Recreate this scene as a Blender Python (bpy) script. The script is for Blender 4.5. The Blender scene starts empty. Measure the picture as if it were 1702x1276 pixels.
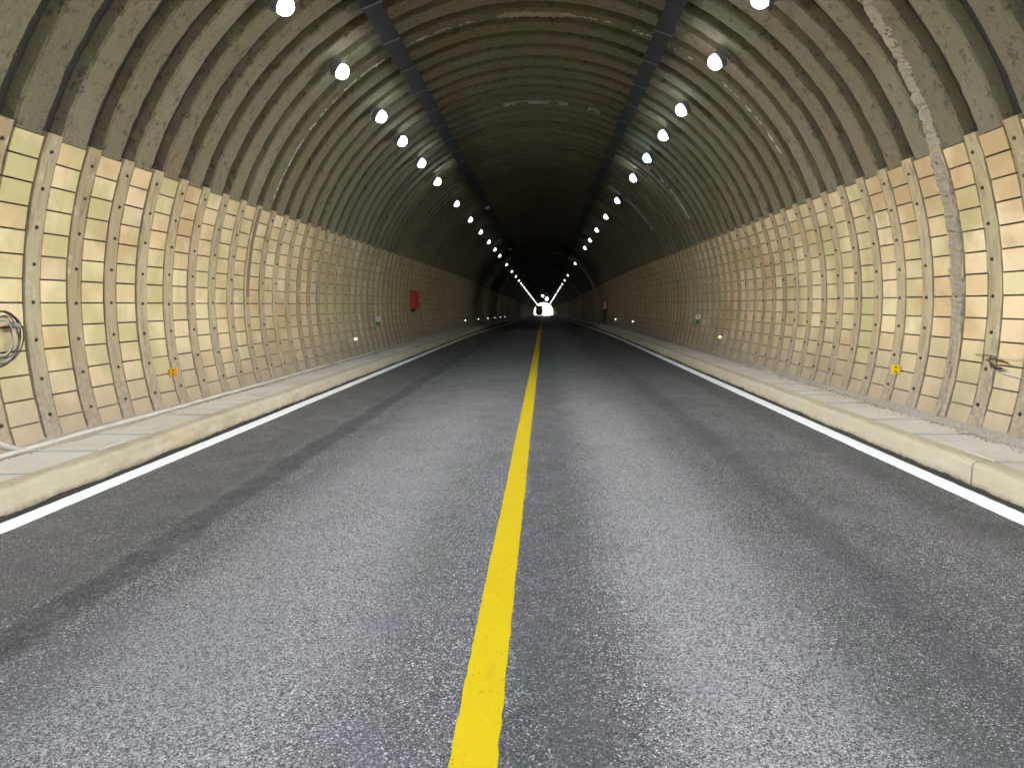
import bpy, math, random
import numpy as np
from mathutils import Vector, Matrix
R = math.radians
random.seed(7); rng = np.random.default_rng(7)
C = bpy.context.scene.collection
sc = bpy.context.scene

# ------------------------------------------------------------------ camera
cam = bpy.data.objects.new('camera', bpy.data.cameras.new('camera')); C.objects.link(cam)
yaw, pit, roll = .0414, .0032, -.0076
cy_, sy_ = math.cos(yaw), math.sin(yaw)
F = Vector((-sy_*math.cos(pit), cy_*math.cos(pit), -math.sin(pit)))
Rr = Vector((cy_, sy_, 0)); U = Rr.cross(F)
R2 = Rr*math.cos(roll)+U*math.sin(roll); U2 = -Rr*math.sin(roll)+U*math.cos(roll)
cam.matrix_world = Matrix(((R2.x, U2.x, -F.x, 0), (R2.y, U2.y, -F.y, 0), (R2.z, U2.z, -F.z, 1.5), (0, 0, 0, 1)))
cam.data.sensor_width = 36; cam.data.lens = 1230/1702*36
cam.data.shift_x = -.0013; cam.data.shift_y = -.0748
cam.data.clip_start = .05; cam.data.clip_end = 6000
sc.camera = cam

# ------------------------------------------------------------------ world, sun, exposure
SUN_EL, SUN_AZ = 24, 16
w = bpy.data.worlds.new('World'); sc.world = w; w.use_nodes = True
nt = w.node_tree; sky = nt.nodes.new('ShaderNodeTexSky'); sky.sky_type = 'NISHITA'; sky.sun_disc = False
sky.sun_elevation = R(SUN_EL); sky.sun_rotation = R(SUN_AZ)
nt.nodes['Background'].inputs['Strength'].default_value = .15
nt.links.new(sky.outputs[0], nt.nodes['Background'].inputs[0])
sun = bpy.data.objects.new('sun', bpy.data.lights.new('sun', 'SUN')); C.objects.link(sun)
sun.data.energy = 5; sun.data.angle = R(.5); sun.data.color = (1, .95, .88)
sd = Vector((math.sin(R(SUN_AZ))*math.cos(R(SUN_EL)), math.cos(R(SUN_AZ))*math.cos(R(SUN_EL)), math.sin(R(SUN_EL))))
sun.rotation_euler = sd.to_track_quat('Z', 'Y').to_euler()
sc.view_settings.view_transform = 'Standard'; sc.view_settings.look = 'None'
sc.view_settings.exposure = 2.5; sc.view_settings.gamma = 1; sc.view_settings.use_curve_mapping = False
sc.render.engine = 'CYCLES'
sc.cycles.use_denoising = True; sc.cycles.max_bounces = 9; sc.cycles.diffuse_bounces = 6; sc.cycles.glossy_bounces = 3
sc.cycles.use_light_tree = True; sc.cycles.sample_clamp_indirect = 6; sc.cycles.caustics_reflective = False
LAMP_POWER = 14.5

# ------------------------------------------------------------------ tunnel dimensions (metres; Y runs into the tunnel)
X0, CZ, RT = -.216, 1.661, 4.706           # axis, centre height, tile face radius
Y_IN, Y_OUT = -3.0, 373.0
PITCH, COL0, RIB0 = .6433, 6.60, 6.28
A_TOP, A_BOT = math.degrees(math.asin((3.1235-CZ)/RT)), math.degrees(math.asin((.215-CZ)/RT))
NROW = 13; ROW = (A_TOP-A_BOT)/NROW
K0, K1 = -14, int((Y_OUT-COL0)/PITCH)-1
def drop(y):                                # the road dips gently beyond 30 m
    y = np.asarray(y, float)
    a, b, s = 28., 48., -.0115
    q = np.clip(y-a, 0, b-a)
    return s*q*q/(2*(b-a)) + s*np.clip(y-b, 0, None)
def dz(y): return float(drop(y))

# ------------------------------------------------------------------ materials
class N:
    def __init__(s, name, rough=.6, metal=0, spec=.5):
        s.m = bpy.data.materials.new(name); s.m.use_nodes = True; s.t = s.m.node_tree
        s.b = s.t.nodes['Principled BSDF']; s.b.inputs['Roughness'].default_value = rough
        s.b.inputs['Metallic'].default_value = metal; s.b.inputs['Specular IOR Level'].default_value = spec
        s._p = None
    def new(s, t, **k):
        n = s.t.nodes.new('ShaderNode'+t)
        for a, v in k.items(): setattr(n, a, v)
        return n
    def put(s, sock, v):
        if isinstance(v, bpy.types.NodeSocket): s.t.links.new(v, sock)
        elif isinstance(v, (tuple, list)): sock.default_value = tuple(v)+((1,) if len(v) == 3 and sock.type == 'RGBA' else ())
        else: sock.default_value = v
    @property
    def pos(s):
        if s._p is None: s._p = s.new('NewGeometry')
        return s._p.outputs['Position']
    def scaled(s, v):
        n = s.new('VectorMath', operation='MULTIPLY'); s.put(n.inputs[0], s.pos); n.inputs[1].default_value = v; return n.outputs[0]
    def noise(s, scale, detail=4, rough=.6, vec=None, dist=0, out='Fac'):
        n = s.new('TexNoise'); s.put(n.inputs['Vector'], vec if vec is not None else s.pos)
        n.inputs['Scale'].default_value = scale; n.inputs['Detail'].default_value = detail
        n.inputs['Roughness'].default_value = rough; n.inputs['Distortion'].default_value = dist
        return n.outputs[out]
    def voro(s, scale, out='Distance', feat='F1', vec=None):
        n = s.new('TexVoronoi', feature=feat); s.put(n.inputs['Vector'], vec if vec is not None else s.pos)
        n.inputs['Scale'].default_value = scale; return n.outputs[out]
    def mr(s, v, a, b, c=0., d=1., smooth=True):
        n = s.new('MapRange', interpolation_type='SMOOTHSTEP' if smooth else 'LINEAR')
        s.put(n.inputs[0], v)
        if a > b: a, b, c, d = b, a, d, c
        for i, x in zip((1, 2, 3, 4), (a, b, c, d)): n.inputs[i].default_value = x
        return n.outputs[0]
    def math(s, op, a, b=0.):
        n = s.new('Math', operation=op); s.put(n.inputs[0], a); s.put(n.inputs[1], b); return n.outputs[0]
    def mix(s, f, a, b, mode='MIX'):
        n = s.new('Mix', data_type='RGBA', blend_type=mode)
        s.put(n.inputs[0], f); s.put(n.inputs[6], a); s.put(n.inputs[7], b); return n.outputs[2]
    def xyz(s, v=None):
        n = s.new('SeparateXYZ'); s.put(n.inputs[0], v if v is not None else s.pos); return n.outputs
    def rnd(s):
        g = s.new('NewGeometry').outputs['Random Per Island']; o = s.new('ObjectInfo').outputs['Random']
        return s.math('FRACT', s.math('ADD', g, o))
    def rnd2(s, k): return s.math('FRACT', s.math('MULTIPLY', s.rnd(), k))
    def col(s, c): s.put(s.b.inputs['Base Color'], c)
    def rough(s, v): s.put(s.b.inputs['Roughness'], v)
    def bump(s, h, strength=.5, dist=.01):
        n = s.new('Bump'); n.inputs['Strength'].default_value = strength; n.inputs['Distance'].default_value = dist
        s.put(n.inputs['Height'], h); s.t.links.new(n.outputs[0], s.b.inputs['Normal'])

def m_simple(name, c, rough=.5, metal=0, var=.15, scale=8, bump=.2):
    n = N(name, rough, metal); f = n.noise(scale, 5)
    n.col(n.mix(f, tuple(x*(1-var*1.6) for x in c), tuple(min(1, x*(1+var*1.6)) for x in c)))
    n.bump(n.noise(scale*8, 3), bump, .004)
    return n.m

M = {}
# glazed wall tiles
n = N('tile_glaze', .38)
c = n.mix(n.rnd(), (.62, .445, .235), (.73, .565, .345))
c = n.mix(n.mr(n.rnd2(7.3), .7, 1, 0, .5), c, (.64, .58, .31))
c = n.mix(n.mr(n.rnd2(13.7), .75, 1, 0, .5), c, (.68, .49, .31))
c = n.mix(n.mr(n.rnd2(29.1), .88, 1, 0, .5), c, (.46, .36, .22))
st = n.noise(1, 5, .6, n.scaled((3.2, 3.2, .5)))
c = n.mix(n.mr(st, .5, .78, 0, .55), c, (.36, .26, .13))
c = n.mix(n.mr(n.noise(.9, 4), .44, .62, 0, .8), c, (.42, .375, .165))
c = n.mix(n.mr(n.noise(.7, 4, vec=n.scaled((1.1, 1, 1.4))), .46, .64, 0, .8), c, (.44, .285, .14))
h = n.math('ADD', n.xyz()[2], n.math('MULTIPLY', n.noise(2.6, 4), .9))
c = n.mix(n.mr(h, 1.75, .62, 0, .88), c, (.34, .265, .18))
c = n.mix(n.mr(n.noise(26, 3), .62, .75, 0, .5), c, (.30, .23, .15))
c = n.mix(n.mr(n.voro(9), .035, .015, 0, .7), c, (.75, .72, .66))
n.col(c); n.bump(n.noise(30, 3), .12, .004); M['tile'] = n.m
# painted ribs between the tile columns
n = N('rib_paint', .6)
c = n.mix(n.rnd(), (.33, .24, .13), (.43, .325, .185))
c = n.mix(n.mr(n.rnd2(5.7), .65, 1, 0, .5), c, (.42, .39, .20))
c = n.mix(n.mr(n.rnd2(11.7), .75, 1, 0, .6), c, (.33, .26, .16))
st = n.noise(1, 6, .7, n.scaled((16, 16, 1.3)))
c = n.mix(n.mr(st, .47, .66, 0, .65), c, (.16, .105, .05))
c = n.mix(n.mr(n.noise(5, 6, .7), .55, .7, 0, .5), c, (.60, .52, .38))
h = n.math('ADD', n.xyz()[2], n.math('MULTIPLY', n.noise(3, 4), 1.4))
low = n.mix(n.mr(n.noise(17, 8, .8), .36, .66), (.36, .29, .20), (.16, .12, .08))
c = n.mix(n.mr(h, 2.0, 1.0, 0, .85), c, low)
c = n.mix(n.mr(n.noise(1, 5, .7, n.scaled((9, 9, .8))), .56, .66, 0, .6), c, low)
n.col(c); n.bump(n.noise(38, 6, .7), .6, .008); M['rib'] = n.m
# sprayed lining bands overhead
def lining(name, a, b, dark, light):
    n = N(name, .85)
    c = n.mix(n.rnd(), a, b)
    c = n.mix(n.mr(n.noise(1.1, 3), .42, .62, 0, .6), c, tuple(x*k for x, k in zip(b, (.78, .82, .56))))
    c = n.mix(n.mr(n.noise(.8, 3, vec=n.scaled((1.3, 1, .9))), .5, .68, 0, .6), c, tuple(x*k for x, k in zip(b, (.95, .72, .66))))
    c = n.mix(n.mr(n.noise(9, 6, .75), .53, .66, 0, .75), c, dark)
    c = n.mix(n.mr(n.noise(48, 4, .8), .6, .68, 0, .8), c, dark)
    c = n.mix(n.mr(n.voro(5.5, feat='DISTANCE_TO_EDGE'), .012, .004, 0, .35), c, dark)
    c = n.mix(n.mr(n.noise(5, 6, .75, dist=.6), .62, .72, 0, .6), c, light)
    z = n.xyz()[2]
    n.col(c); n.bump(n.math('ADD', n.noise(24, 8, .75), n.math('MULTIPLY', n.noise(5, 3), .7)), .75, .03)
    return n.m
M['band'] = lining('sprayed_lining', (.15, .125, .072), (.215, .185, .115), (.035, .028, .018), (.31, .27, .19))
M['shell'] = lining('dark_backing', (.024, .021, .015), (.034, .029, .021), (.010, .009, .008), (.045, .04, .03))
n = N('grout', .9); c = n.mix(n.noise(6, 5), (.05, .035, .02), (.09, .06, .035))
h = n.math('ADD', n.xyz()[2], n.math('MULTIPLY', n.noise(3, 4), .8))
n.col(n.mix(n.mr(h, 1.5, .6, 0, .85), c, (.24, .185, .125))); n.bump(n.noise(60, 4), .5, .006); M['grout'] = n.m
# flaking plaster seams
n = N('flaking_plaster', .85)
c = n.mix(n.noise(12, 7, .75), (.34, .26, .16), (.74, .63, .46))
v = n.noise(1, 8, .8, n.scaled((16, 34, 9)), dist=1.2)
c = n.mix(n.mr(v, .56, .64, 0, .9), c, (.12, .08, .045))
n.col(c); n.bump(n.math('ADD', n.noise(30, 8, .8), n.math('MULTIPLY', v, -1.2)), 1, .04); M['plaster'] = n.m
n = N('limescale_plaster', .8)
c = n.mix(n.noise(14, 7, .75), (.30, .30, .27), (.72, .73, .70))
n.col(n.mix(n.mr(n.noise(7, 5, .7), .55, .68, 0, .9), c, (.16, .22, .08))); n.bump(n.noise(30, 8, .8), 1, .03); M['lime'] = n.m

# asphalt
n = N('asphalt', .55)
X, Y, Z = n.xyz()
wob = n.math('MULTIPLY', n.math('SUBTRACT', n.noise(.35, 5, .7), .5), .42)
xw = n.math('ADD', X, wob)
def band(a, b, c_, d): # rises a..b, falls c_..d
    return n.math('MULTIPLY', n.mr(xw, a, b), n.mr(xw, c_, d, 1, 0))
cell = n.voro(165, 'Color'); cx = n.xyz(cell)
fine = n.noise(260, 2, .7)
sp = n.math('ADD', n.math('MULTIPLY', cx[0], .55), n.math('MULTIPLY', n.mr(fine, .3, .7), .45))
lum = n.mr(sp, .25, .85, .0, 1.)
base = n.mix(lum, (.035, .033, .034), (.56, .53, .53))
base = n.mix(n.mr(n.voro(165), .35, .65, 0, .8), base, (.014, .013, .013))
base = n.mix(n.mr(n.math('MULTIPLY', cx[1], cx[2]), .62, .8), base, (.85, .84, .84))
blot = n.noise(1.6, 4, vec=n.scaled((1, .35, 1)))
base = n.mix(n.mr(blot, .45, .65, 0, .4), base, (.09, .115, .092))
base = n.mix(n.mr(n.noise(2.1, 3, vec=n.scaled((1, .5, 1.7))), .45, .75, 0, .45), base, (.19, .155, .20))
pale = n.mr(n.math('ADD', band(.15, .75, .85, 1.6), n.math('MULTIPLY', band(-2.2, -1.7, -1.2, -.4), .75)), 0, 1, 0, .8)  # worn lane centres, with the light's sheen painted in as paler colour
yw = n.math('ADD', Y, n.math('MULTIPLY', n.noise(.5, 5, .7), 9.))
base = n.mix(n.mr(yw, 13., 24., 0, .6), base, (.052, .058, .052))  # light's falloff painted in: asphalt colour darkens further down the tunnel
pale = n.math('MULTIPLY', pale, n.mr(yw, 9., 19., 1, .12))  # painted sheen fades out past the near road
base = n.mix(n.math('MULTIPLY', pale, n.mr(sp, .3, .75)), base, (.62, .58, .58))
dark = n.mr(band(-2.62, -2.50, -2.38, -2.22), 0, 1, 0, .65)
side = n.mr(band(-3.8, -3.7, -2.75, -2.5), 0, 1, 0, .5)
drk2 = n.mr(band(1.55, 1.75, 1.8, 2.05), 0, 1, 0, .38)
drk3 = n.mr(band(-.2, -.12, .05, .45), 0, 1, 0, .45)
drk4 = n.mr(band(2.55, 2.95, 3.6, 3.7), 0, 1, 0, .45)
for dd, cc in ((dark, (.018, .018, .02)), (side, (.075, .062, .05)), (drk2, (.02, .02, .028)), (drk3, (.028, .028, .028)), (drk4, (.022, .024, .026))):
    base = n.mix(n.math('MULTIPLY', dd, n.mr(n.noise(9, 4, .7), .3, .6, .55, 1)), base, cc)
gut = n.math('GREATER_THAN', n.math('ABSOLUTE', n.math('ADD', X, .216)), n.math('ADD', 3.555, n.math('MULTIPLY', n.noise(5, 6, .8), .03)))
base = n.mix(gut, base, n.mix(n.noise(40, 4, .8), (.018, .014, .010), (.07, .052, .035)))
n.col(base); n.rough(n.mr(n.noise(2.5, 4), .3, .7, .50, .66))
n.bump(n.math('ADD', n.math('MULTIPLY', n.voro(165), -.9), n.math('ADD', n.noise(60, 5, .8), n.math('MULTIPLY', fine, .7))), 1, .008)
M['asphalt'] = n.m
def paint(name, a, b, speck, amt):
    n = N(name, .75, 0, .2); c = n.mix(n.noise(4, 5), a, b)
    c = n.mix(n.mr(n.noise(1, 5, vec=n.scaled((7, 1.2, 1))), .6, .75, 0, .35), c, speck)
    d = n.mr(n.voro(34), .20, .12); d = n.math('MULTIPLY', d, n.mr(n.noise(3.2, 4), .42, .54))
    c = n.mix(n.math('MULTIPLY', n.mr(n.noise(120, 3, .8), .56, .64), n.mr(n.noise(1.7, 4, .7), .46, .64, 0, .55)), c, speck)
    c = n.mix(n.math('MULTIPLY', d, amt), c, speck)
    n.col(c); n.bump(n.noise(130, 3, .7), .5, .004); return n.m
M['white'] = paint('white_line_paint', (.85, .85, .84), (.92, .92, .91), (.45, .44, .42), .5)
M['yellow'] = paint('yellow_line_paint', (.47, .335, .0004), (.53, .38, .0008), (.30, .15, .01), .85)
# concrete
def concrete(name, a, b, stain, rough=.85):
    n = N(name, rough); c = n.mix(n.noise(3, 6, .65), a, b)
    c = n.mix(n.mr(n.noise(1, 5, .7, n.scaled((2.2, .7, 3))), .52, .7, 0, .6), c, stain)
    c = n.mix(n.mr(n.noise(55, 3, .7), .62, .72, 0, .6), c, tuple(x*.45 for x in a))
    c = n.mix(n.rnd2(3.1), c, n.mix(.25, c, stain))
    return n, c
n, c = concrete('kerb_concrete', (.42, .355, .24), (.54, .47, .34), (.30, .235, .135))
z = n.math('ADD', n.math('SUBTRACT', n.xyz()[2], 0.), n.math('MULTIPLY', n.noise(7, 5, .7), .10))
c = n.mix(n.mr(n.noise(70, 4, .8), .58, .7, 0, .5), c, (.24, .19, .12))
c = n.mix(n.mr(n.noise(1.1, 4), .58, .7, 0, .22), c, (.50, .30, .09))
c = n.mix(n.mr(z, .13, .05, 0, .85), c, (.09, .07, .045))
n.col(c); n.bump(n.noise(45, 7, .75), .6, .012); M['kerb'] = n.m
n, c = concrete('slab_concrete', (.52, .47, .39), (.64, .60, .54), (.38, .32, .22)); n.col(c); n.bump(n.noise(50, 6, .75), .5, .008); M['slab'] = n.m
n, c = concrete('dusty_bed', (.10, .08, .055), (.15, .12, .085), (.05, .04, .028)); n.col(c); n.bump(n.noise(40, 8, .8), 1, .02); M['bed'] = n.m
M['grit'] = m_simple('grit', (.30, .26, .21), .9, var=.5, scale=40)
M['silt'] = m_simple('gutter_silt', (.028, .022, .015), .9, var=.5, scale=40)
M['bolt'] = m_simple('rusty_bolt', (.10, .075, .05), .5, .6)
M['tray'] = m_simple('galvanised_tray', (.034, .033, .031), .55, .4, .3, 5)
M['trayedge'] = m_simple('tray_joint_plate', (.14, .145, .14), .45, .4)
M['housing'] = m_simple('lamp_housing', (.16, .165, .17), .45, 0)
M['red'] = m_simple('red_enamel', (.62, .008, .010), .35, 0, .2, 6)
M['redglass'] = m_simple('dull_red_door', (.50, .010, .010), .4, 0, .2, 6)
M['darkred'] = m_simple('dark_red_cabinet', (.06, .018, .012), .5)
M['black'] = m_simple('black_rubber', (.018, .017, .016), .45)
M['darkglass'] = m_simple('dark_glass', (.012, .014, .018), .12)
M['strip'] = m_simple('weathered_strip', (.20, .13, .07), .8, 0, .4, 25)
M['pvc'] = m_simple('dirty_pvc_pipe', (.50, .45, .36), .5, 0, .25, 5)
M['cable'] = m_simple('cable_sheath', (.075, .06, .05), .4, 0, .3, 30)
M['palecable'] = m_simple('pale_cable_sheath', (.42, .37, .33), .45, 0, .2, 20)
M['tape'] = m_simple('grey_tape', (.22, .20, .17), .6, 0, .35, 40)
M['green'] = m_simple('green_plate', (.02, .12, .03), .4)
M['signwhite'] = m_simple('sign_white', (.82, .84, .84), .4, 0, .04)
M['amber'] = m_simple('amber_plastic', (.85, .40, .01), .35)
M['yellowplastic'] = m_simple('yellow_plastic', (.85, .60, .01), .35)
M['truckpaint'] = m_simple('dark_truck_paint', (.02, .025, .045), .4)
M['tarp'] = m_simple('dark_tarpaulin', (.02, .022, .03), .7)
M['tyre'] = m_simple('tyre_rubber', (.015, .015, .015), .8)
M['rust'] = m_simple('rusty_wire', (.16, .06, .025), .7, .2, .4, 40)
M['earth'] = m_simple('dry_earth', (.42, .38, .30), .9, 0, .2, .4)
M['hill'] = m_simple('scrub_hillside', (.09, .11, .05), .95, 0, .4, .3)
def emit(name, col, strength):
    n = N(name, .3); n.col(col); n.b.inputs['Emission Color'].default_value = (*col, 1); n.b.inputs['Emission Strength'].default_value = strength; return n.m
M['led'] = emit('white_led_lens', (.78, .89, 1.), 6)
M['ledfar'] = emit('distant_led_lens', (.9, .95, 1.), .7)
M['ledblue'] = emit('bluish_led_lens', (.35, .75, 1.), 5)
M['stud'] = emit('lit_stud_lens', (.95, .95, .85), .8)
M['head'] = emit('headlight_glass', (1, .97, .9), 1.2)

# ------------------------------------------------------------------ mesh helpers
def tag(o, label=None, cat=None, group=None, kind=None):
    if label: o['label'] = label
    if cat: o['category'] = cat
    if group: o['group'] = group
    if kind: o['kind'] = kind
    return o
def link(name, me, parent=None, loc=(0, 0, 0), rot=(0, 0, 0)):
    o = bpy.data.objects.new(name, me); C.objects.link(o); o.location = loc; o.rotation_euler = rot
    if parent: o.parent = parent
    return o
def empty(name, loc, **k): return tag(link(name, None, None, loc), **k)
def mesh(name, V, Fc, mat, smooth=False):
    me = bpy.data.meshes.new(name); me.from_pydata([tuple(map(float, v)) for v in V], [], [tuple(map(int, f)) for f in Fc])
    me.materials.append(mat)
    if smooth: me.shade_smooth()
    me.update(); return me
class MB:
    def __init__(s): s.V = []; s.F = []
    def add(s, V, Fc):
        o = len(s.V); s.V += [tuple(v) for v in V]; s.F += [tuple(i+o for i in f) for f in Fc]
    def box(s, a, b, bev=0, mtx=None):
        (x0, y0, z0), (x1, y1, z1) = a, b; c = bev
        if c <= 0:
            V = [(x, y, z) for x in (x0, x1) for y in (y0, y1) for z in (z0, z1)]
            Fc = [(0, 1, 3, 2), (4, 6, 7, 5), (0, 4, 5, 1), (2, 3, 7, 6), (0, 2, 6, 4), (1, 5, 7, 3)]
        else:
            import bmesh
            bm = bmesh.new(); bmesh.ops.create_cube(bm, size=1)
            for v in bm.verts:
                v.co = Vector(((x0+x1)/2+v.co.x*(x1-x0), (y0+y1)/2+v.co.y*(y1-y0), (z0+z1)/2+v.co.z*(z1-z0)))
            bmesh.ops.bevel(bm, geom=bm.edges[:], offset=c, segments=1, affect='EDGES')
            V = [tuple(v.co) for v in bm.verts]; bm.verts.index_update(); Fc = [tuple(v.index for v in f.verts) for f in bm.faces]; bm.free()
        if mtx: V = [tuple(mtx @ Vector(v)) for v in V]
        s.add(V, Fc)
    def tube(s, pts, r, seg=6, cap=True):
        pts = [Vector(p) for p in pts]; V = []; Fc = []; up = Vector((.13, .21, .97)); n = len(pts)
        for i, p in enumerate(pts):
            t = (pts[min(i+1, n-1)]-pts[max(i-1, 0)]).normalized(); a = t.cross(up).normalized(); b = t.cross(a)
            rr = r[i] if isinstance(r, (list, tuple)) else r
            V += [p+(a*math.cos(2*math.pi*j/seg)+b*math.sin(2*math.pi*j/seg))*rr for j in range(seg)]
        for i in range(n-1):
            Fc += [(i*seg+j, i*seg+(j+1) % seg, (i+1)*seg+(j+1) % seg, (i+1)*seg+j) for j in range(seg)]
        if cap: Fc += [tuple(range(seg))[::-1], tuple((n-1)*seg+j for j in range(seg))]
        s.add(V, Fc)
    def lathe(s, prof, seg=16, mtx=None): # profile (r, z) about z
        V = []; Fc = []
        for r_, z_ in prof: V += [Vector((r_*math.cos(2*math.pi*j/seg), r_*math.sin(2*math.pi*j/seg), z_)) for j in range(seg)]
        for i in range(len(prof)-1): Fc += [(i*seg+j, i*seg+(j+1) % seg, (i+1)*seg+(j+1) % seg, (i+1)*seg+j) for j in range(seg)]
        Fc += [tuple(range(seg))[::-1], tuple((len(prof)-1)*seg+j for j in range(seg))]
        if mtx: V = [mtx @ v for v in V]
        s.add(V, Fc)
    def me(s, name, mat, smooth=False): return mesh(name, s.V, s.F, mat, smooth)
def arc(deg, r): # point on the section; 0 = right, 90 = crown, 180 = left
    return (X0+r*math.cos(R(deg)), CZ+r*math.sin(R(deg)))
def sweep(prof, ys):
    """profile [(x,z)] extruded along ys following the dip; returns V,F"""
    P = np.array(prof); n = len(P); V = []
    for y in ys: V += [(p[0], y, p[1]+dz(y)) for p in P]
    Fc = [(i*n+j, i*n+j+1, (i+1)*n+j+1, (i+1)*n+j) for i in range(len(ys)-1) for j in range(n-1)]
    return V, Fc
YS = sorted(set([Y_IN]+list(np.arange(0, 28, 4.))+list(np.arange(28, 60, 2.))+list(np.arange(60, 373, 8.))+[Y_OUT]))

# ------------------------------------------------------------------ setting: road
rY = [-60, -30]+[y for y in YS]+[400, 460]
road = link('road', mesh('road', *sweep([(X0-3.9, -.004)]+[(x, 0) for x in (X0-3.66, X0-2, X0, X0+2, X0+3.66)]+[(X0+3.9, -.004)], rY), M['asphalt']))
tag(road, 'dark coarse asphalt two-lane road running into the tunnel', kind='structure')
def line(name, xc, wd, mat, label, jit):
    ys = list(np.arange(1.2, 40, .06))+list(np.arange(40, 120, .5))+list(np.arange(120, Y_OUT+20, 4.)); V = []; Fc = []
    ys = [Y_IN]+ys; e = rng.normal(0, jit, (len(ys), 2)); lf = np.interp(ys, np.arange(-20, 420, 1.3), rng.normal(0, jit*1.2, len(np.arange(-20, 420, 1.3))))
    for i, y in enumerate(ys):
        z = dz(y); a, b = xc-wd/2+e[i, 0]+lf[i], xc+wd/2+e[i, 1]+lf[i]
        V += [(a-.002, y, z-.002), (a, y, z+.005), (b, y, z+.005), (b+.002, y, z-.002)]
    for i in range(len(ys)-1): Fc += [(4*i+j, 4*i+j+1, 4*i+j+5, 4*i+j+4) for j in range(3)]
    o = link(name, mesh(name, V, Fc, mat), road); tag(o, label); return o
line('edge_line', X0-3.497, .168, M['white'], 'solid white edge line by the left kerb', .002)
line('edge_line', X0+3.497, .168, M['white'], 'solid white edge line by the right kerb', .002)
line('centre_line', -.244, .16, M['yellow'], 'solid yellow centre line', .0022)
tag(link('ground', mesh('ground', [(-400, -500, -.03), (400, -500, -.03), (400, Y_IN, -.03), (-400, Y_IN, -.03)], [(0, 1, 2, 3)], M['hill'])), 'scrubby ground outside the near tunnel mouth', kind='structure')
ze = dz(Y_OUT)-.05
tag(link('ground', mesh('ground', [(-2500, Y_OUT-1, ze), (2500, Y_OUT-1, ze), (2500, 4500, ze-30), (-2500, 4500, ze-30)], [(0, 1, 2, 3)], M['earth'])), 'pale sunlit ground beyond the far tunnel mouth', kind='structure')
# hillside that the tunnel runs through: rings of terrain round each mouth, joined over the crown
V = []; Fc = []; hy = [Y_IN-.3, 20, 120, 240, 340, Y_OUT+.3]
for i, y in enumerate(hy):
    rise = [4, 22, 45, 45, 24, 4][i]
    for j, a in enumerate(np.linspace(-12, 192, 25)):
        x, z = arc(a, 5.3); k = max(0, math.sin(R(a)))
        V.append((x, y, z+dz(y)))
    for j, a in enumerate(np.linspace(-12, 192, 25)):
        x, z = arc(a, 5.3+14+rise*(.4+.6*max(0, math.sin(R(a))))); V.append((x*3-(-2*X0), y+(8 if i == 0 else -8 if i == len(hy)-1 else 0), max(z, -1+dz(y))+rng.normal(0, .8)))
for i in (0, len(hy)-1): Fc += [(i*50+j, i*50+j+1, i*50+25+j+1, i*50+25+j) for j in range(24)]
for i in range(len(hy)-1): Fc += [(i*50+25+j, i*50+26+j, (i+1)*50+26+j, (i+1)*50+25+j) for j in range(24)]
tag(link('hillside', mesh('hillside', V, Fc, M['hill'])), 'scrubby hillside that the tunnel is cut through', kind='structure')

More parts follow.
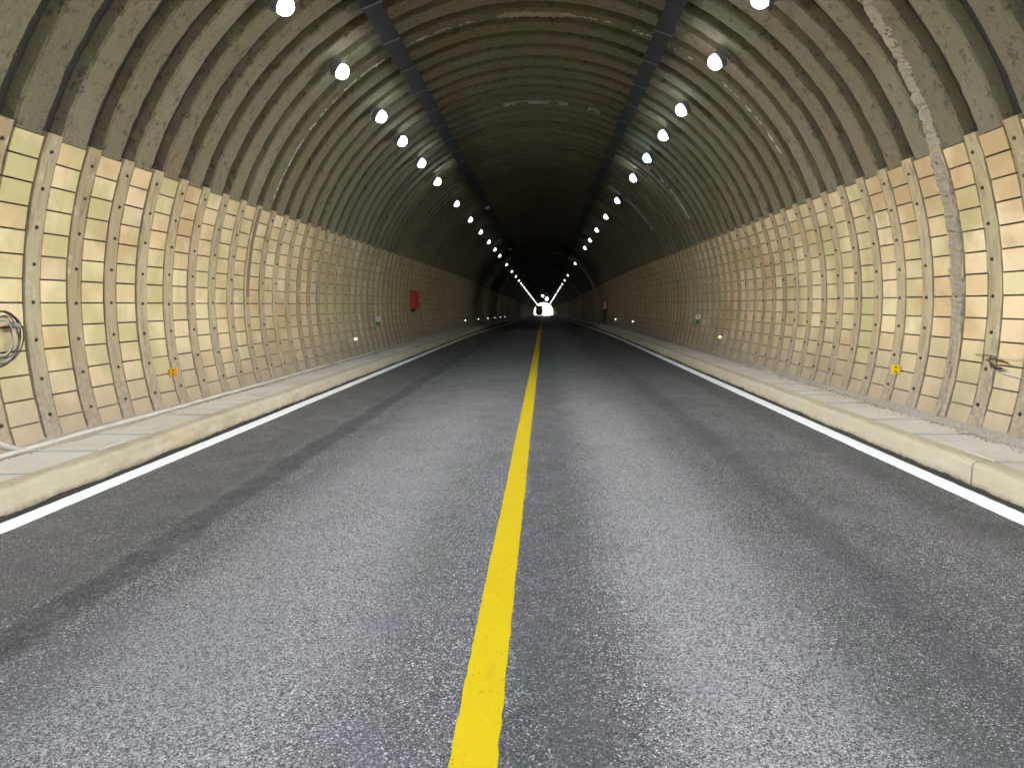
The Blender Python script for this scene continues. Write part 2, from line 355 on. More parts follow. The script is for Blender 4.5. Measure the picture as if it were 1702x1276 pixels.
# ------------------------------------------------------------------ pavements
KX = 3.625
for s, side in ((-1, 'left'), (1, 'right')):
    pr = [(X0+s*(KX+.03), -.2), (X0+s*(KX+.03), .13), (X0+s*(KX+.2), .145), (X0+s*4.9, .15), (X0+s*4.9, -.2)]
    pv = link('pavement', mesh('pavement', *sweep(pr if s > 0 else pr[::-1], YS), M['bed']))
    tag(pv, 'raised concrete walkway with kerb and cover slabs along the %s wall' % side, kind='structure')
    # kerb sections cast in place, 6.7 m each
    j0 = 7.15 if s < 0 else 6.1
    starts = [j0+6.7*k for k in range(-3, 55)]
    for q, a in enumerate(starts):
        b = a+6.7-.018
        a, b = max(a, Y_IN), min(b, Y_OUT)
        if b <= a: continue
        near = a < 30; ys = np.arange(a, b, .12 if near else 1.1); ys = np.append(ys, b)
        P = np.array([(KX+.012, -.12), (KX+.004, .0), (KX+.008, .10), (KX+.014, .175), (KX+.032, .205), (KX+.062, .215), (KX+.19, .215), (KX+.19, -.12)]); V = []; m_ = len(P)
        lf = np.interp(ys, np.arange(a-1, b+2, .45), rng.normal(0, .006, len(np.arange(a-1, b+2, .45))))
        for i, y in enumerate(ys):
            jt = rng.normal(0, .0022, (m_, 2)) if near else np.zeros((m_, 2)); jt[[0, -1, -2]] = 0
            chip = -.012 if near and rng.random() < .04 else 0
            for t in range(m_):
                V.append((X0+s*(P[t, 0]+jt[t, 0]+(lf[i] if t < 5 else 0)-(chip if t in (3, 4) else 0)), y, P[t, 1]+jt[t, 1]+(chip if t in (3, 4, 5) else 0)+dz(y)))
        Fc = [(i*m_+t, i*m_+(t+1) % m_, (i+1)*m_+(t+1) % m_, (i+1)*m_+t) for i in range(len(ys)-1) for t in range(m_)]
        Fc += [tuple(range(m_)), tuple((len(ys)-1)*m_+t for t in range(m_))]
        link('kerb_section', mesh('kerb_section', V, Fc, M['kerb']), pv)
    # cover slabs .45 m long
    variants = []
    for v in range(4):
        mb = MB(); hl = (.209, .204, .200, .211)[v]; mb.box((-.335, -hl, -.06), (.335, hl, 0), .005)
        mb2 = MB(); mb2.V = [(x+random.uniform(-.003, .003), y+random.uniform(-.003, .003), z) for x, y, z in mb.V]; mb2.F = mb.F
        variants.append(mb2.me('slab', M['slab']))
    k = 0; y = -2.7; far = MB()
    while y < Y_OUT-.5:
        if 5.2 < y < 40:
            o = link('slab', variants[k % 4], pv, (X0+s*(KX+.53+random.uniform(-.004, .004)), y+random.uniform(-.008, .008), .211+random.uniform(-.010, .005)+dz(y)), (random.gauss(0, .007), random.gauss(0, .008), random.gauss(0, .011)))
        else:
            far.box((X0+s*(KX+.53)-.335, y-.217,   .155+dz(y)), (X0+s*(KX+.53)+.335, y+.217, .211+random.uniform(-.004, .004)+dz(y)))
        y += .45; k += 1
    tag(link('slab', far.me('slab', M['slab']), pv), kind='stuff')
    # grit that has fallen along the foot of the wall
    mb = MB()
    for q in range(2600 if s > 0 else 1500):
        y = 5+abs(random.gauss(0, 1))*11; x = X0+s*(4.47-abs(random.gauss(0, .10 if s > 0 else .06))); r_ = random.uniform(.003, .012)
        z = .211+dz(y)+r_*.5
        d = [Vector((random.uniform(.6, 1.3)*r_*ux, random.uniform(.6, 1.3)*r_*uy, random.uniform(.5, 1)*r_*uz)) for ux, uy, uz in ((1, 0, 0), (-1, 0, 0), (0, 1, 0), (0, -1, 0), (0, 0, 1), (0, 0, -1))]
        mb.add([(x+v.x, y+v.y, z+v.z) for v in d], [(0, 2, 4), (2, 1, 4), (1, 3, 4), (3, 0, 4), (2, 0, 5), (1, 2, 5), (3, 1, 5), (0, 3, 5)])
    # a low ragged fillet of dust in the corner
    ys = np.arange(Y_IN, 60, .09); n0 = len(ys); wdt = np.abs(np.interp(ys, np.arange(-10, 62, .5), rng.normal(.07, .05, 144)))+.02
    V = []
    for i, y in enumerate(ys):
        V += [(X0+s*(4.50-wdt[i]-rng.random()*.02), y, .209+dz(y)), (X0+s*4.46, y, .221+wdt[i]*.25+rng.random()*.008+dz(y)), (X0+s*4.56, y, .255+wdt[i]*.3+dz(y))]
    mb.add(V, [(3*i+t, 3*i+t+1, 3*i+t+4, 3*i+t+3) for i in range(n0-1) for t in range(2)])
    tag(link('grit', mb.me('grit', M['grit'])), 'loose grit and dust along the foot of the %s wall' % side, 'grit', kind='stuff')

    # dark silt packed into the gutter at the foot of the kerb
    ys = list(np.arange(2, 45, .05))+list(np.arange(45, 130, .8)); V = []; mb = MB(); n0 = len(ys)
    wv = np.abs(np.interp(ys, np.arange(0, 131, .35), rng.normal(.016, .014, 375)))+.012
    for i, y in enumerate(ys):
        V += [(X0+s*(KX+.012-wv[i]-rng.random()*.008), y, .001+dz(y)), (X0+s*(KX-.004), y, .012+wv[i]*.3+rng.random()*.006+dz(y)), (X0+s*(KX+.02), y, .018+wv[i]*.5+rng.random()*.01+dz(y))]
    mb.add(V, [(3*i+t, 3*i+t+1, 3*i+t+4, 3*i+t+3) for i in range(n0-1) for t in range(2)])
    tag(link('gutter_silt', mb.me('gutter_silt', M['silt'])), 'dark damp silt packed along the foot of the %s kerb' % side, 'silt', kind='stuff')

# ------------------------------------------------------------------ tiled walls
tile_me = []
for v in range(6):
    mb = MB(); hw, hh = .1905, ROW/2*math.pi/180*RT-.0075
    mb.box((-.03, -hw, -hh), (0, hw, hh), .0035)
    mb.V = [(x-random.uniform(0, .002), y+random.uniform(-.0015, .0015), z+random.uniform(-.0012, .0012)) for x, y, z in mb.V]
    tile_me.append(mb.me('tile', M['tile']))
def rib_geo(seed, a0, a1, r_, hw=.106, seg=26, rag=.004):
    g = np.random.default_rng(seed); V = []; Fc = []
    for i in range(seg+1):
        a = math.radians(a0+(a1-a0)*i/seg); j = g.normal(0, rag, 4)
        for t, (yy, rr) in enumerate(((-hw, r_+.09), (-hw+.004, r_+.012), (-hw+.018, r_), (hw-.018, r_), (hw-.004, r_+.012), (hw, r_+.09))):
            yy = yy+(j[0] if t < 3 else j[1]); V.append((rr*math.cos(a), yy, rr*math.sin(a)))
    for i in range(seg): Fc += [(6*i+t, 6*i+t+1, 6*i+t+7, 6*i+t+6) for t in range(5)]
    Fc += [tuple(range(6)), tuple(6*seg+t for t in range(6))]
    return V, Fc
def bolt_pts(mb, ang, y, r_, size=.016, sgn=1):
    x, z = X0+sgn*r_*math.cos(R(ang)), CZ+r_*math.sin(R(ang))+dz(y)
    nrm = Vector((-sgn*math.cos(R(ang)), 0, -math.sin(R(ang)))); q = nrm.to_track_quat('Z', 'Y').to_matrix().to_4x4(); q.translation = Vector((x, y, z))
    mb.lathe([(size*1.5, -.004), (size*1.5, .004), (size*.9, .005), (size*.9, .018), (size*.4, .022)], 6, q)
for s, side in ((-1, 'left'), (1, 'right')):
    wall = empty('tunnel_wall', (X0+s*RT, 0, 0), label='cream tiled %s wall of the tunnel with bolted vertical ribs' % side, cat='tiled wall')
    base = Vector(wall.location)
    def put(o): o.parent = wall; o.matrix_parent_inverse = Matrix.Translation(-base); return o
    angs = np.linspace(A_BOT-4, A_TOP-.1, 9)
    V, Fc = sweep([(X0+s*(RT+.028)*math.cos(R(a)), CZ+(RT+.028)*math.sin(R(a))) for a in angs], YS)
    put(link('mortar_bed', mesh('mortar_bed', V, Fc, M['grout'])))
    # individual tiles, nearest visible columns first
    far = MB(); cnt = 0
    tF = [(0, 1, 3, 2), (0, 4, 5, 1), (2, 3, 7, 6), (0, 2, 6, 4), (1, 5, 7, 3)]
    kvis = 0 if s < 0 else 0
    for k in range(K0, K1):
        yc = COL0+PITCH*k
        for r_ in range(NROW):
            a = A_BOT+ROW*(r_+.5); x, z = X0+s*RT*math.cos(R(a)), CZ+RT*math.sin(R(a))+dz(yc)
            th = R(-a) if s > 0 else R(a)
            # local +x must point to the axis
            rot = (random.gauss(0, .002), R(a) if s < 0 else math.pi-R(a), random.gauss(0, .003))
            if kvis <= k < kvis+23:
                o = link('tile', tile_me[random.randrange(6)], None, (x, yc+random.uniform(-.003, .003), z), rot); put(o); cnt += 1
            else:
                hw, hh = .1905, ROW/2*math.pi/180*RT-.0075
                ex = Vector((-s*math.cos(R(a)), 0, -math.sin(R(a)))); ez = Vector((-s*math.sin(R(a)), 0, math.cos(R(a)))); o_ = Vector((x, yc, z))+ex*random.uniform(-.0015, .0015)
                if k < 230 or k < 0:
                    VV = [o_+ex*dx+Vector((0, dy, 0))+ez*dz_ for dx in (0, -.02) for dy in (-hw, hw) for dz_ in (-hh, hh)]
                    far.add(VV, tF)
                else: far.add([o_+Vector((0, dy, 0))+ez*dz_ for dy in (-hw, hw) for dz_ in (-hh, hh)], [(0, 1, 3, 2)])
    tag(put(link('tile', far.me('tile', M['tile']))), kind='stuff')
    # ribs
    rib_me = []
    for v in range(7):
        V, Fc = rib_geo(100+v, A_BOT-1.5, A_TOP+.55, RT-.012, rag=.004+.0015*(v % 3))
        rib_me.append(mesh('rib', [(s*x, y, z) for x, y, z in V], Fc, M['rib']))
    far = MB(); bolts = MB()
    for k in range(K0, K1+1):
        yc = RIB0+PITCH*k
        if 0 <= k < 70:
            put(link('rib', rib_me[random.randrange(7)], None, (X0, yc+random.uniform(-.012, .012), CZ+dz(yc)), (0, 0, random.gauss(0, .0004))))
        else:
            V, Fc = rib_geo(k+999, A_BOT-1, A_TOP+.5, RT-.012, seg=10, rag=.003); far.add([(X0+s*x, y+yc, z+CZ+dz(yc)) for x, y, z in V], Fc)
        if -2 <= k < 75:
            for q in range(8):
                if random.random() < .04: continue
                bolt_pts(bolts, A_TOP-1.6-q*4.45+random.uniform(-.15, .15), yc+random.uniform(-.008, .008), RT-.012, .015, s)
    tag(put(link('rib', far.me('rib', M['rib']))), kind='stuff')
    tag(put(link('bolt', bolts.me('bolt', M['bolt']))), kind='stuff')

# brown cover strip that ends half way down one rib of the left wall
V, Fc = rib_geo(5, 0, A_TOP, RT-.03, hw=.045, seg=30, rag=.004)
tag(link('cover_strip', mesh('cover_strip', [(X0-x, y+RIB0+PITCH*9, z+CZ) for x, y, z in V], Fc, M['strip'])), 'brown weathered cover strip over one rib of the left wall, ending half way down', 'cover strip')
# ------------------------------------------------------------------ vault
vault = empty('tunnel_vault', (0, 0, 0), label='dark arched tunnel vault of ribbed sprayed lining above the tiled walls', cat='tunnel vault')
angs = np.linspace(A_TOP-.1, 180-A_TOP+.1, 49)
V, Fc = sweep([arc(a, 4.86) for a in angs], YS)
link('backing', mesh('backing', V, Fc, M['shell'], True), vault)
for s in (-1, 1):                                  # outer skin behind the tiled zone, so no daylight leaks in
    V, Fc = sweep([(X0+s*4.90*math.cos(R(a)), CZ+4.90*math.sin(R(a))) for a in np.linspace(-30, A_TOP+1, 8)], YS)
    link('backing', mesh('backing', V, Fc, M['shell']), vault)
def band_geo(seed, seg, rag):
    g = np.random.default_rng(seed); V = []; Fc = []; a0, a1 = A_TOP, 180-A_TOP
    kn = g.normal(0, rag*1.6, (2, 15))
    for i in range(seg+1):
        t_ = i/seg; a = math.radians(a0+(a1-a0)*t_); j = g.normal(0, rag, 6); jr = g.normal(0, rag*.7, 6)
        lo = [np.interp(t_*14, np.arange(15), kn[0]), np.interp(t_*14, np.arange(15), kn[1])]
        for t, (yy, rr) in enumerate(((-.200, 4.88), (-.188, 4.742), (-.168, 4.718), (-.06, 4.712), (.06, 4.712), (.168, 4.718), (.188, 4.742), (.200, 4.88))):
            e = lo[0] if t < 3 else lo[1] if t > 4 else 0
            yy = yy+e+(j[t % 6] if t not in (3, 4) else 0); rr = rr+(jr[t % 6] if 0 < t < 7 else 0)
            V.append((rr*math.cos(a), yy, rr*math.sin(a)))
    for i in range(seg): Fc += [(8*i+t, 8*i+t+1, 8*i+t+9, 8*i+t+8) for t in range(7)]
    Fc += [tuple(range(8)), tuple(8*seg+t for t in range(8))]
    return V, Fc
bm_ = []
for v in range(8):
    V, Fc = band_geo(v, 110, .0042); bm_.append(mesh('lining_band', V, Fc, M['band']))
far = MB(); bolts = MB()
for k in range(K0, K1):
    yc = COL0+PITCH*k
    if -1 <= k < 90:
        o = link('lining_band', bm_[random.randrange(8)], vault, (X0, yc+random.uniform(-.01, .01), CZ+dz(yc)))
    else:
        V, Fc = band_geo(k+77, 30 if k < 200 else 20, .003); far.add([(X0+x, y+yc, z+CZ+dz(yc)) for x, y, z in V], Fc)
    if -1 <= k < 22:
        yr = RIB0+PITCH*k
        for a in np.arange(A_TOP+3, 180-A_TOP-2, 4.45):
            if random.random() < .12: continue
            bolt_pts(bolts, a+random.uniform(-.3, .3), yr+random.uniform(-.02, .02), 4.855, .014, 1)
tag(link('lining_band', far.me('lining_band', M['band']), vault), kind='stuff')
tag(link('bolt', bolts.me('bolt', M['bolt']), vault), kind='stuff')
# plaster seams over leaking joints
def seam(yf, a0, a1, hw, proud, mat, label, step=.35, rag=.018, seed=1):
    g = np.random.default_rng(seed); n_ = max(6, int(abs(a1-a0)/step)); V = []; Fc = []
    kn = g.normal(0, rag*1.3, n_//6+3); gk = g.random(n_//5+3)
    for i in range(n_+1):
        t_ = i/n_; a = a0+(a1-a0)*t_; y = yf(a) if callable(yf) else yf
        y += np.interp(i/6, np.arange(len(kn)), kn); e = min(1, 6*t_, 6*(1-t_))*.75+.25
        j = g.normal(0, rag, 6); jr = g.normal(0, .009, 6)
        base_r = RT+.0 if (a < A_TOP or a > 180-A_TOP) else 4.735
        gate = 1 if mat is M['plaster'] or y > 55 else (1 if np.interp(i/5, np.arange(len(gk)), gk) > .42 else -1.6)
        for t, (yy, pr) in enumerate(((-hw, -.05), (-hw*.85, proud*.7), (-hw*.3, proud), (hw*.3, proud*.8), (hw*.8, proud*.6), (hw, -.05))):
            rr = base_r-pr*(1 if t in (0, 5) else gate)+(jr[t] if 0 < t < 5 else .02)
            V.append((X0+rr*math.cos(R(a)), y+yy*e+j[t]*(.6+hw*3), CZ+rr*math.sin(R(a))+dz(y)))
    for i in range(n_): Fc += [(6*i+t, 6*i+t+1, 6*i+t+7, 6*i+t+6) for t in range(5)]
    tag(link('plaster_seam', mesh('plaster_seam', V, Fc, mat), vault), label)
seam(lambda a: np.interp(a, [0, 18, 45, 90], [8.22, 8.24, 7.9, 7.8]), -17.4, 88, .135, .028, M['plaster'], 'rough flaking plaster seam running down the right wall, nearest the camera', seed=3, rag=.007)
seam(lambda a: 12.42-.1*math.cos(R(a)), 21, 159, .05, .028, M['lime'], 'whitish limescale seam across the vault', rag=.008, seed=4)
seam(12.42, 80, 97, .11, .05, M['plaster'], 'loose brown plaster flap at the crown', rag=.02, seed=5)
seam(lambda a: 17.93+.05*math.sin(a*.9), 80, 99, .022, .03, M['lime'], 'short pale crack at the crown', rag=.022, seed=6)
seam(17.98, 70, 74, .03, .03, M['lime'], 'short pale crack at the crown', rag=.022, seed=8)
seam(20.4, 27, 50, .12, .03, M['lime'], 'greenish white patch on the right haunch', rag=.01, seed=7)
seam(26.3, 30, 62, .05, .03, M['lime'], 'thin pale joint seam on the right haunch', rag=.01, seed=9)

for i, (y, a0, a1) in enumerate(((31., 100, 140), (35., 15, 80), (46., 110, 175), (63., -16, 80), (76, 95, 185), (88, -16, 85), (97, 95, 197), (120, -16, 197), (140, -16, 100), (160, -16, 197), (195, -16, 197))):
    seam(y, a0, a1, .07 if y < 60 else .2, .03 if y < 60 else .1, M['lime'], 'pale joint seam far down the vault', step=1., rag=.008, seed=20+i)

# ------------------------------------------------------------------ cable trays under the vault
for ang, side in ((118.2, 'left'), (62.6, 'right')):
    cx, cz = arc(ang, 4.60)
    tr = empty('cable_tray', (cx, 8, cz), label='long grey steel cable tray fixed under the %s side of the vault' % side, cat='cable tray')
    base = Vector(tr.location); tilt = R(90-ang)*.75
    def seg_me(L, hw=.135):
        mb = MB(); t = .004
        prof = [(-hw, .065), (-hw, -.045), (hw, -.045), (hw, .065), (hw-t, .065), (hw-t, -.041), (-hw+t, -.041), (-hw+t, .065)]
        V = [(x, y, z) for y in (-L/2, L/2) for x, z in prof]; n_ = 8
        Fc = [(i, (i+1) % n_, n_+(i+1) % n_, n_+i) for i in range(n_)]
        mb.add(V, Fc); return mb
    sm = seg_me(1.385).me('tray_section', M['tray'])
    jm = MB(); jm.box((-.15, -.03, -.052), (.15, .03, -.046)); jm.box((-.15, -.03, -.05), (-.138, .03, .07)); jm.box((.138, -.03, -.05), (.15, .03, .07)); jm = jm.me('joint_plate', M['trayedge'])
    hm = MB(); hm.box((-.012, -.02, .0), (.012, .02, .19)); hm = hm.me('hanger', M['tray'])
    cb = MB()
    y = 3.2; k = 0; farb = MB()
    while y < Y_OUT-1:
        if y < 70:
            o = link('tray_section', sm, tr, (random.uniform(-.006, .006), y+.7-base.y, dz(y)), (0, tilt, random.gauss(0, .002)))
            if k % 1 == 0: link('joint_plate', jm, tr, (random.uniform(-.004, .004), y-base.y, dz(y)), (0, tilt, 0))
            if k % 2 == 0: link('hanger', hm, tr, (0, y+.2-base.y, dz(y)), (0, tilt, 0))
        else:
            m = Matrix.Translation((0, y+.7-base.y, dz(y))) @ Matrix.Rotation(tilt, 4, 'Y')
            s_ = seg_me(1.395); farb.add([tuple(m @ Vector(v)) for v in s_.V], s_.F)
        y += 1.4; k += 1
    tag(link('tray_section', farb.me('tray_section', M['tray']), tr), kind='stuff')
    for q in range(5):
        xo = -.1+.05*q; cb.tube([(xo*math.cos(tilt)+random.uniform(-.008, .008), yy-base.y, -xo*math.sin(tilt)-.02+random.uniform(0, .012)+dz(yy)) for yy in list(np.arange(3, 60, .8))+list(np.arange(60, 370, 6))], .014, 5)
    link('cable', cb.me('cable', M['black']), tr)
bx = MB(); bx.box((-.10, -.07, -.05), (.10, .07, .05), .008); bxm = bx.me('junction_box', M['signwhite'])
for i, (y, w_) in enumerate(((31.1, 'nearest'), (52.4, 'middle'), (88, 'farthest'))):
    x, z = arc(118.2, 4.50); o = link('junction_box', bxm, None, (x, y, z-.03+dz(y)), (0, R(-20), 0))
    tag(o, 'small white box under the left cable tray, %s of three' % w_, 'junction box', 'junction boxes under the left tray')

# ------------------------------------------------------------------ lamps
def lamp_master():
    hb = MB(); hb.lathe([(.05, .12), (.11, .10), (.118, .06), (.118, .0), (.10, -.004)], 20)
    for i in range(8): hb.box((-.004+math.cos(i*math.pi/4)*.09-.0, math.sin(i*math.pi/4)*.09-.004, .08), (.004+math.cos(i*math.pi/4)*.09, math.sin(i*math.pi/4)*.09+.004, .15))
    br = MB(); br.box((-.02, -.128, .03), (.02, -.122, .17)); br.box((-.02, .122, .03), (.02, .128, .17)); br.box((-.02, -.128, .165), (.02, .128, .17))
    ln = MB(); prof = [(.118*math.cos(t), -.03-.115*math.sin(t)) for t in np.linspace(-.25, 1.5, 9)]; ln.lathe(prof, 20)
    return hb.me('housing', M['housing']), br.me('bracket', M['housing']), ln.me('lens', M['led'], True), ln.me('lens', M['ledblue'], True), ln.me('lens', M['ledfar'], True)
HM, BM, LM, LMB, LMF = lamp_master()
ORD = ['first', 'second', 'third', 'fourth', 'fifth', 'sixth', 'seventh', 'eighth', 'ninth', 'tenth', 'eleventh', 'twelfth', 'thirteenth', 'fourteenth', 'fifteenth', 'sixteenth', 'seventeenth', 'eighteenth', 'nineteenth', 'twentieth']
Ln = [8.75, 11.25, 13.97, 16.08, 18.6, 21.4, 26.1, 31.0, 36.1, 41.4, 46.5, 51.6, 61, 71, 81, 91, 99]
Rn = [8.95, 11.26, 14.0, 16.08, 18.56, 21.45, 26.05, 30.8, 36.1, 41.4, 46.4, 61, 80, 92, 104]
LBEHIND = [-1.5, 1, 3.5, 6.1]
Lf = list(np.arange(106, 150, 8))+list(np.arange(150, 362, 7)); Rf = list(np.arange(114, 150, 9))+list(np.arange(158, 362, 7))
areas = {}
def area(w_, blue=False):
    key = (w_, blue)
    if key not in areas:
        l = bpy.data.lights.new('lamp_light', 'AREA'); l.shape = 'DISK'; l.size = .3; l.energy = w_; l.color = (.90, .95, 1.) if not blue else (.4, .75, 1.); l.spread = R(97)
        areas[key] = l
    return areas[key]
def lamp(ang, y, label, group, blue=False):
    power = float(np.interp(y, [0, 10, 12, 14, 16, 21, 30, 46, 70, 300, 340, 370], [1.15, 1.05, .85, .58, .38, .24, .17, .12, .08, .08, .4, .8]))
    x, z = arc(ang, 4.50); s = 1 if ang < 90 else -1
    inward = Vector((-math.cos(R(ang)), 0, -math.sin(R(ang))))
    q = Vector((s*.86, 0, .51)).to_track_quat('Z', 'Y')
    e = empty('tunnel_lamp', (x, y, z+dz(y)), label=label, cat='lamp', group=group); e.rotation_mode = 'QUATERNION'; e.rotation_quaternion = q
    link('housing', HM, e); link('bracket', BM, e); link('lens', LMB if blue else LM if y < 24 else LMF, e)
    a = link('lamp_light', area(round(LAMP_POWER*power, 1), blue), e, (0, 0, -.165)); a.visible_camera = False
    return e
for ang, near, far_, side in ((129.9, Ln, Lf, 'left'), (50.7, Rn, Rf, 'right')):
    for i, y in enumerate(near):
        if side == 'right' and i == 4: lb = 'bluish-tinted lamp high on the right haunch, fifth from the front'
        elif i == 0: lb = 'large white lamp at the top edge of the picture, nearest of the %s row' % side
        else: lb = '%s glowing white lamp from the front in the %s row' % (ORD[i], side)
        lamp(ang, y, lb, 'white lamps in two rows along the vault', side == 'right' and i == 4)
    for y in LBEHIND: lamp(ang, y, 'white lamp of the %s row behind the viewpoint, outside the picture' % side, 'lamps of the %s row behind the viewpoint' % side)
    for y in far_: lamp(ang, float(y), 'far lamp of the %s row, merged into the line of light near the exit' % side, 'farthest lamps of the %s row' % side)
for x, y, z, r_, lb in ((-.30, 200, dz(200)+5.75, .26, 'small round white lamp hanging under the crown above the far exit'), (.86, 225, 3.22, .46, 'large round lamp hanging just above the bright exit')):
    e = empty('hanging_lamp', (x, y, z), label=lb, cat='lamp')
    mb = MB(); mb.lathe([(r_*1.1, 0), (r_*1.1, .12), (r_*.6, .25)], 20, Matrix.Rotation(R(-90), 4, 'X')); link('housing', mb.me('housing', M['housing']), e)
    mb = MB(); mb.lathe([(r_*math.cos(t), -.35*r_*math.sin(t)) for t in np.linspace(.0, 1.5, 6)], 20, Matrix.Rotation(R(-90), 4, 'X')); link('lens', mb.me('lens', M['led'], True), e)
    mb = MB(); mb.tube([(0, .1, r_), (0, .1, CZ+4.75+dz(y)-z)], .025); link('rod', mb.me('rod', M['housing']), e)

# ------------------------------------------------------------------ fire boxes
def wallx(s, z, y, r_=RT): return X0+s*math.sqrt(r_*r_-(z-dz(y)-CZ)**2)
e = empty('fire_box', (X0-RT+.01, 27.5, 1.40), label='bright red fire box on the left tiled wall with a black fitting under it', cat='fire box')
mb = MB(); mb.box((.0, -.42, 0), (.19, .42, .66), .01); link('body', mb.me('body', M['red']), e)
mb = MB(); mb.box((.19, -.38, .04), (.2, .38, .62), .004); d = link('door', mb.me('door', M['redglass']), e)
mb = MB(); mb.box((.2, .26, .22), (.225, .31, .36), .004); link('handle', mb.me('handle', M['signwhite']), d)
mb = MB(); mb.box((-.205+.21, -.39, -.13), (.14, -.19, -.005), .01); link('hose_fitting', mb.me('hose_fitting', M['black']), e)
e = empty('fire_box', (X0+RT-.01, 52.8, .5), label='narrow red fire box above a dark cabinet, far along the right wall', cat='fire box')
mb = MB(); mb.box((-.22, -.3, .68), (0, .5, 1.18), .01); link('body', mb.me('body', M['red']), e)
mb = MB(); mb.box((-.20, -.31, .70), (-.09, -.302, 1.17)); link('side_plate', mb.me('side_plate', M['signwhite']), e)
mb = MB(); mb.box((-.26, -.35, -.30), (-.03, .6, .62), .02); link('cabinet', mb.me('cabinet', M['darkred']), e)

# ------------------------------------------------------------------ round marker signs
def text_mesh(t, size):
    cu = bpy.data.curves.new('mark', 'FONT'); cu.body = t; cu.size = size; cu.align_x = 'CENTER'; cu.align_y = 'CENTER'; cu.extrude = .0015; cu.offset = .002
    o = bpy.data.objects.new('mark', cu); C.objects.link(o); bpy.context.view_layer.update()
    me = bpy.data.meshes.new_from_object(o.evaluated_get(bpy.context.evaluated_depsgraph_get())); bpy.data.objects.remove(o); me.materials.clear(); me.materials.append(M['black']); return me
for s, t, side in ((-1, '1', 'left'), (1, '1', 'right')):
    e = empty('marker_sign', (X0+s*(4.60), 21.3, 1.12), label='small round white marker above a green plate on the %s wall' % side, cat='marker sign')
    mb = MB(); mb.lathe([(.078, .0), (.078, .008), (.0, .009)], 20, Matrix.Rotation(R(90), 4, 'X')); link('disc', mb.me('disc', M['signwhite']), e)
    link('figure', text_mesh(t, .15), e, (0, -.0105, 0), (R(90), 0, 0))
    mb = MB(); mb.box((-.055, .01, -.2), (.055, .016, .06), .002); link('plate', mb.me('plate', M['green']), e)
    mb = MB(); mb.box((min(0, s*.13), .017, -.02), (max(0, s*.13), .03, .02)); link('bracket', mb.me('bracket', M['black']), e)

# ------------------------------------------------------------------ lane studs on the walls
studs = [(-1, 9.3, 'amber', 'orange wall reflector low on the left wall, nearest the camera'), (1, 9.3, 'yellowplastic', 'yellow wall reflector low on the right wall, nearest the camera'),
         (-1, 18.5, 'stud', 'second reflector along the left wall, pale and lit'), (1, 18.4, 'yellowplastic', 'second reflector along the right wall, pale yellow')]
for i, y in enumerate((44.5, 53.5, 62.5, 71.5, 80.5, 89.5)): studs.append((-1, y, 'stud', '%s small white lit reflector along the left wall' % ORD[i+2]))
for i, y in enumerate((36.3, 45, 53.7)): studs.append((1, y, 'stud', '%s small white lit reflector along the right wall' % ORD[i+2]))
for s, y, mt, lb in studs:
    z = .67+dz(y); x = wallx(s, z, y, RT)
    e = empty('wall_reflector', (x, y, z), label=lb, cat='reflector', group='reflectors low along the tunnel walls')
    big = .62 if mt == 'stud' or y > 12 else 1
    mb = MB(); mb.box((min(0, -s*.11), 0, -.055*big), (max(0, -s*.11), .014, .055*big), .004); link('plate', mb.me('plate', M[mt] if y < 12 or mt != 'stud' else M['signwhite']), e)
    if mt == 'stud' or y > 12:
        mb = MB(); mb.box((-s*.065-.035*big, -.012, -.035*big), (-s*.065+.035*big, -.001, .035*big), .004); link('lens', mb.me('lens', M['stud']), e)
    else:
        mb = MB(); mb.lathe([(.012, 0), (.012, .006), (.006, .009)], 8, Matrix.Translation((-s*.06, -.0, .028)) @ Matrix.Rotation(R(90), 4, 'X')); link('bolt', mb.me('bolt', M['bolt']), e)
        mb = MB(); mb.lathe([(.012, 0), (.012, .006), (.006, .009)], 8, Matrix.Translation((-s*.06, -.0, -.028)) @ Matrix.Rotation(R(90), 4, 'X')); link('bolt', mb.me('bolt', M['bolt']), e)
    mb = MB(); mb.box((min(-s*.0, s*.03), .002, -.03), (max(0, s*.03), .012, .03)); link('mount', mb.me('mount', M['black']), e)

# ------------------------------------------------------------------ cable coil and pipes on the left
e = empty('cable_coil', (X0-RT+.05, 6.42, 1.235), label='coil of dark cable taped in loops and hung on the left wall', cat='cable coil')
for i, (r_, dx, oy, oz, rad, mt) in enumerate(((.245, .02, 0, 0, .008, 'cable'), (.235, .045, .01, .004, .007, 'cable'), (.205, .03, -.012, -.01, .0075, 'palecable'), (.19, .05, -.005, .012, .006, 'cable'), (.165, .035, -.03, -.005, .007, 'cable'), (.15, .05, -.035, .005, .006, 'palecable'))):
    mb = MB(); pts = [(dx+.006*math.sin(3*t+i), oy+r_*math.cos(t)*(1+.02*math.sin(2*t+i)), oz+r_*math.sin(t)*(1+.03*math.cos(3*t+i))) for t in np.linspace(0, 2*math.pi, 41)]
    mb.tube(pts, rad, 7); link('loop', mb.me('loop', M[mt], True), e)
mb = MB(); mb.box((.005, -.045, -.022), (.075, .045, .022), .008, Matrix.Translation((0, .145, .115)) @ Matrix.Rotation(R(-40), 4, 'X') @ Matrix.Rotation(R(20), 4, 'X')); link('tape', mb.me('tape', M['tape']), e)
mb = MB(); mb.tube([(X0-4.60, 5.4, .62), (X0-4.56, 5.75, .5), (X0-4.53, 6.05, .40), (X0-4.49, 6.3, .28), (X0-4.44, 6.42, .236)], .03, 8)
tag(link('drain_hose', mb.me('drain_hose', M['palecable'], True)), 'pale bent hose coming down the left wall to the walkway', 'hose')
mb = MB(); ys = [5.]+list(np.arange(6, 62, 1.5)); mb.tube([(X0-4.425+.012*math.sin(y*.7)+random.uniform(-.004, .004), y, .240+dz(y)+.004*math.sin(y*1.9)) for y in ys], .024, 8)
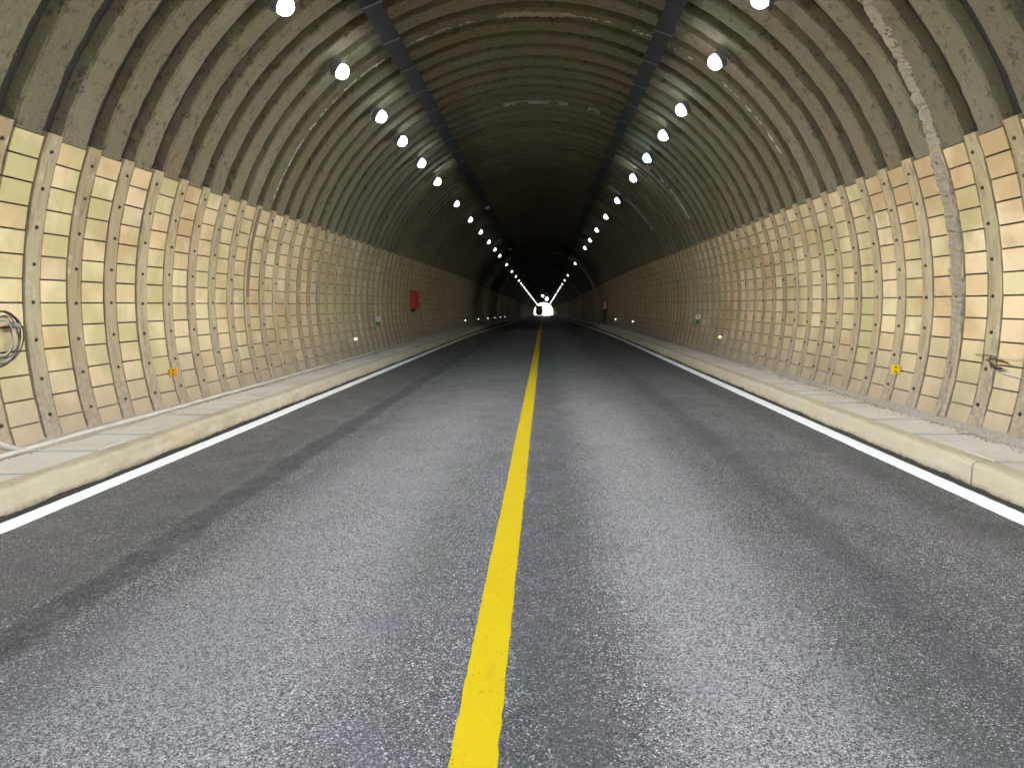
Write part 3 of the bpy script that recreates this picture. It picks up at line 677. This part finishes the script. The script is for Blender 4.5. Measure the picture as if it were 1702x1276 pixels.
tag(link('conduit_pipe', mb.me('conduit_pipe', M['pvc'], True)), 'long cream conduit pipe lying along the foot of the left wall', 'pipe')
# loose wires on the right
e = empty('loose_wires', (X0+RT-.06, 7.3, .92), label='loose rusty wires and cable ends sticking out of the near right wall', cat='wires')
for i, (a, b, r_, mt) in enumerate((((0, .32, .0), (-.04, -.1, .01), .006, 'rust'), ((-.01, .3, -.02), (-.06, -.05, -.045), .007, 'rust'), ((-.01, .22, -.05), (-.05, -.02, -.06), .009, 'black'), ((0, .30, .03), (-.03, -.45, .07), .003, 'palecable'), ((-.01, .2, -.08), (-.03, -.5, -.16), .006, 'palecable'), ((0, .5, .05), (-.02, .1, .03), .003, 'cable'), ((-.02, .2, .05), (-.01, .19, -.10), .009, 'rust'))):
    a, b = Vector(a), Vector(b); pts = [a.lerp(b, t)+Vector((-.02*math.sin(t*math.pi), 0, .015*math.sin(t*4+i))) for t in np.linspace(0, 1, 7)]
    mb = MB(); mb.tube(pts, r_, 6); link('wire', mb.me('wire', M[mt], True), e)

# ------------------------------------------------------------------ oncoming truck near the exit
ty = 250.; t = empty('truck', (-1.62, ty, dz(ty)), label='dark high-sided truck in the left lane, black against the bright exit', cat='truck')
mb = MB(); mb.box((-1.22, 2.3, 1.15), (1.22, 9.5, 3.72), .05); link('cargo_box', mb.me('cargo_box', M['tarp']), t)
mb = MB(); mb.box((-1.18, .15, .55), (1.18, 2.1, 3.05), .12); link('cab', mb.me('cab', M['truckpaint']), t)
mb = MB(); mb.box((-.6, .5, 3.0), (.6, 2., 3.5), .12); link('roof_fairing', mb.me('roof_fairing', M['truckpaint']), t)
mb = MB(); mb.box((-1.02, .10, 1.75), (1.02, .16, 2.65), .01); link('windscreen', mb.me('windscreen', M['darkglass']), t)
mb = MB(); mb.box((-1.2, .02, .35), (1.2, .25, .75), .04); link('bumper', mb.me('bumper', M['black']), t)
mb = MB(); mb.box((-.8, .09, 1.0), (.8, .15, 1.5), .01); link('grille', mb.me('grille', M['black']), t)
for s in (-1, 1):
    mb = MB(); mb.box((s*.95-.14, -.01, .52), (s*.95+.14, .03, .66), .01); link('headlight', mb.me('headlight', M['head']), t)
    mb = MB(); mb.box((s*1.36-.08, .2, 1.9), (s*1.36+.08, .3, 2.5), .02); mb.box((min(s*1.18, s*1.3), .22, 2.42), (max(s*1.18, s*1.3), .26, 2.46)); link('mirror', mb.me('mirror', M['black']), t)
    for yy in (1.2, 6.2, 7.5):
        mb = MB(); q = Matrix.Translation((s*1.0, yy, .5)) @ Matrix.Rotation(R(90), 4, 'Y'); mb.lathe([(.3, -.14), (.5, -.13), (.5, .13), (.3, .14)], 18, q); wq = link('wheel', mb.me('wheel', M['tyre']), t)
        mb = MB(); mb.lathe([(.28, -.145), (.28, .145)], 12, q); link('rim', mb.me('rim', M['tray']), wq)
mb = MB(); mb.box((-.5, .5, .6), (.5, 9.3, 1.1)); link('chassis', mb.me('chassis', M['black']), t)
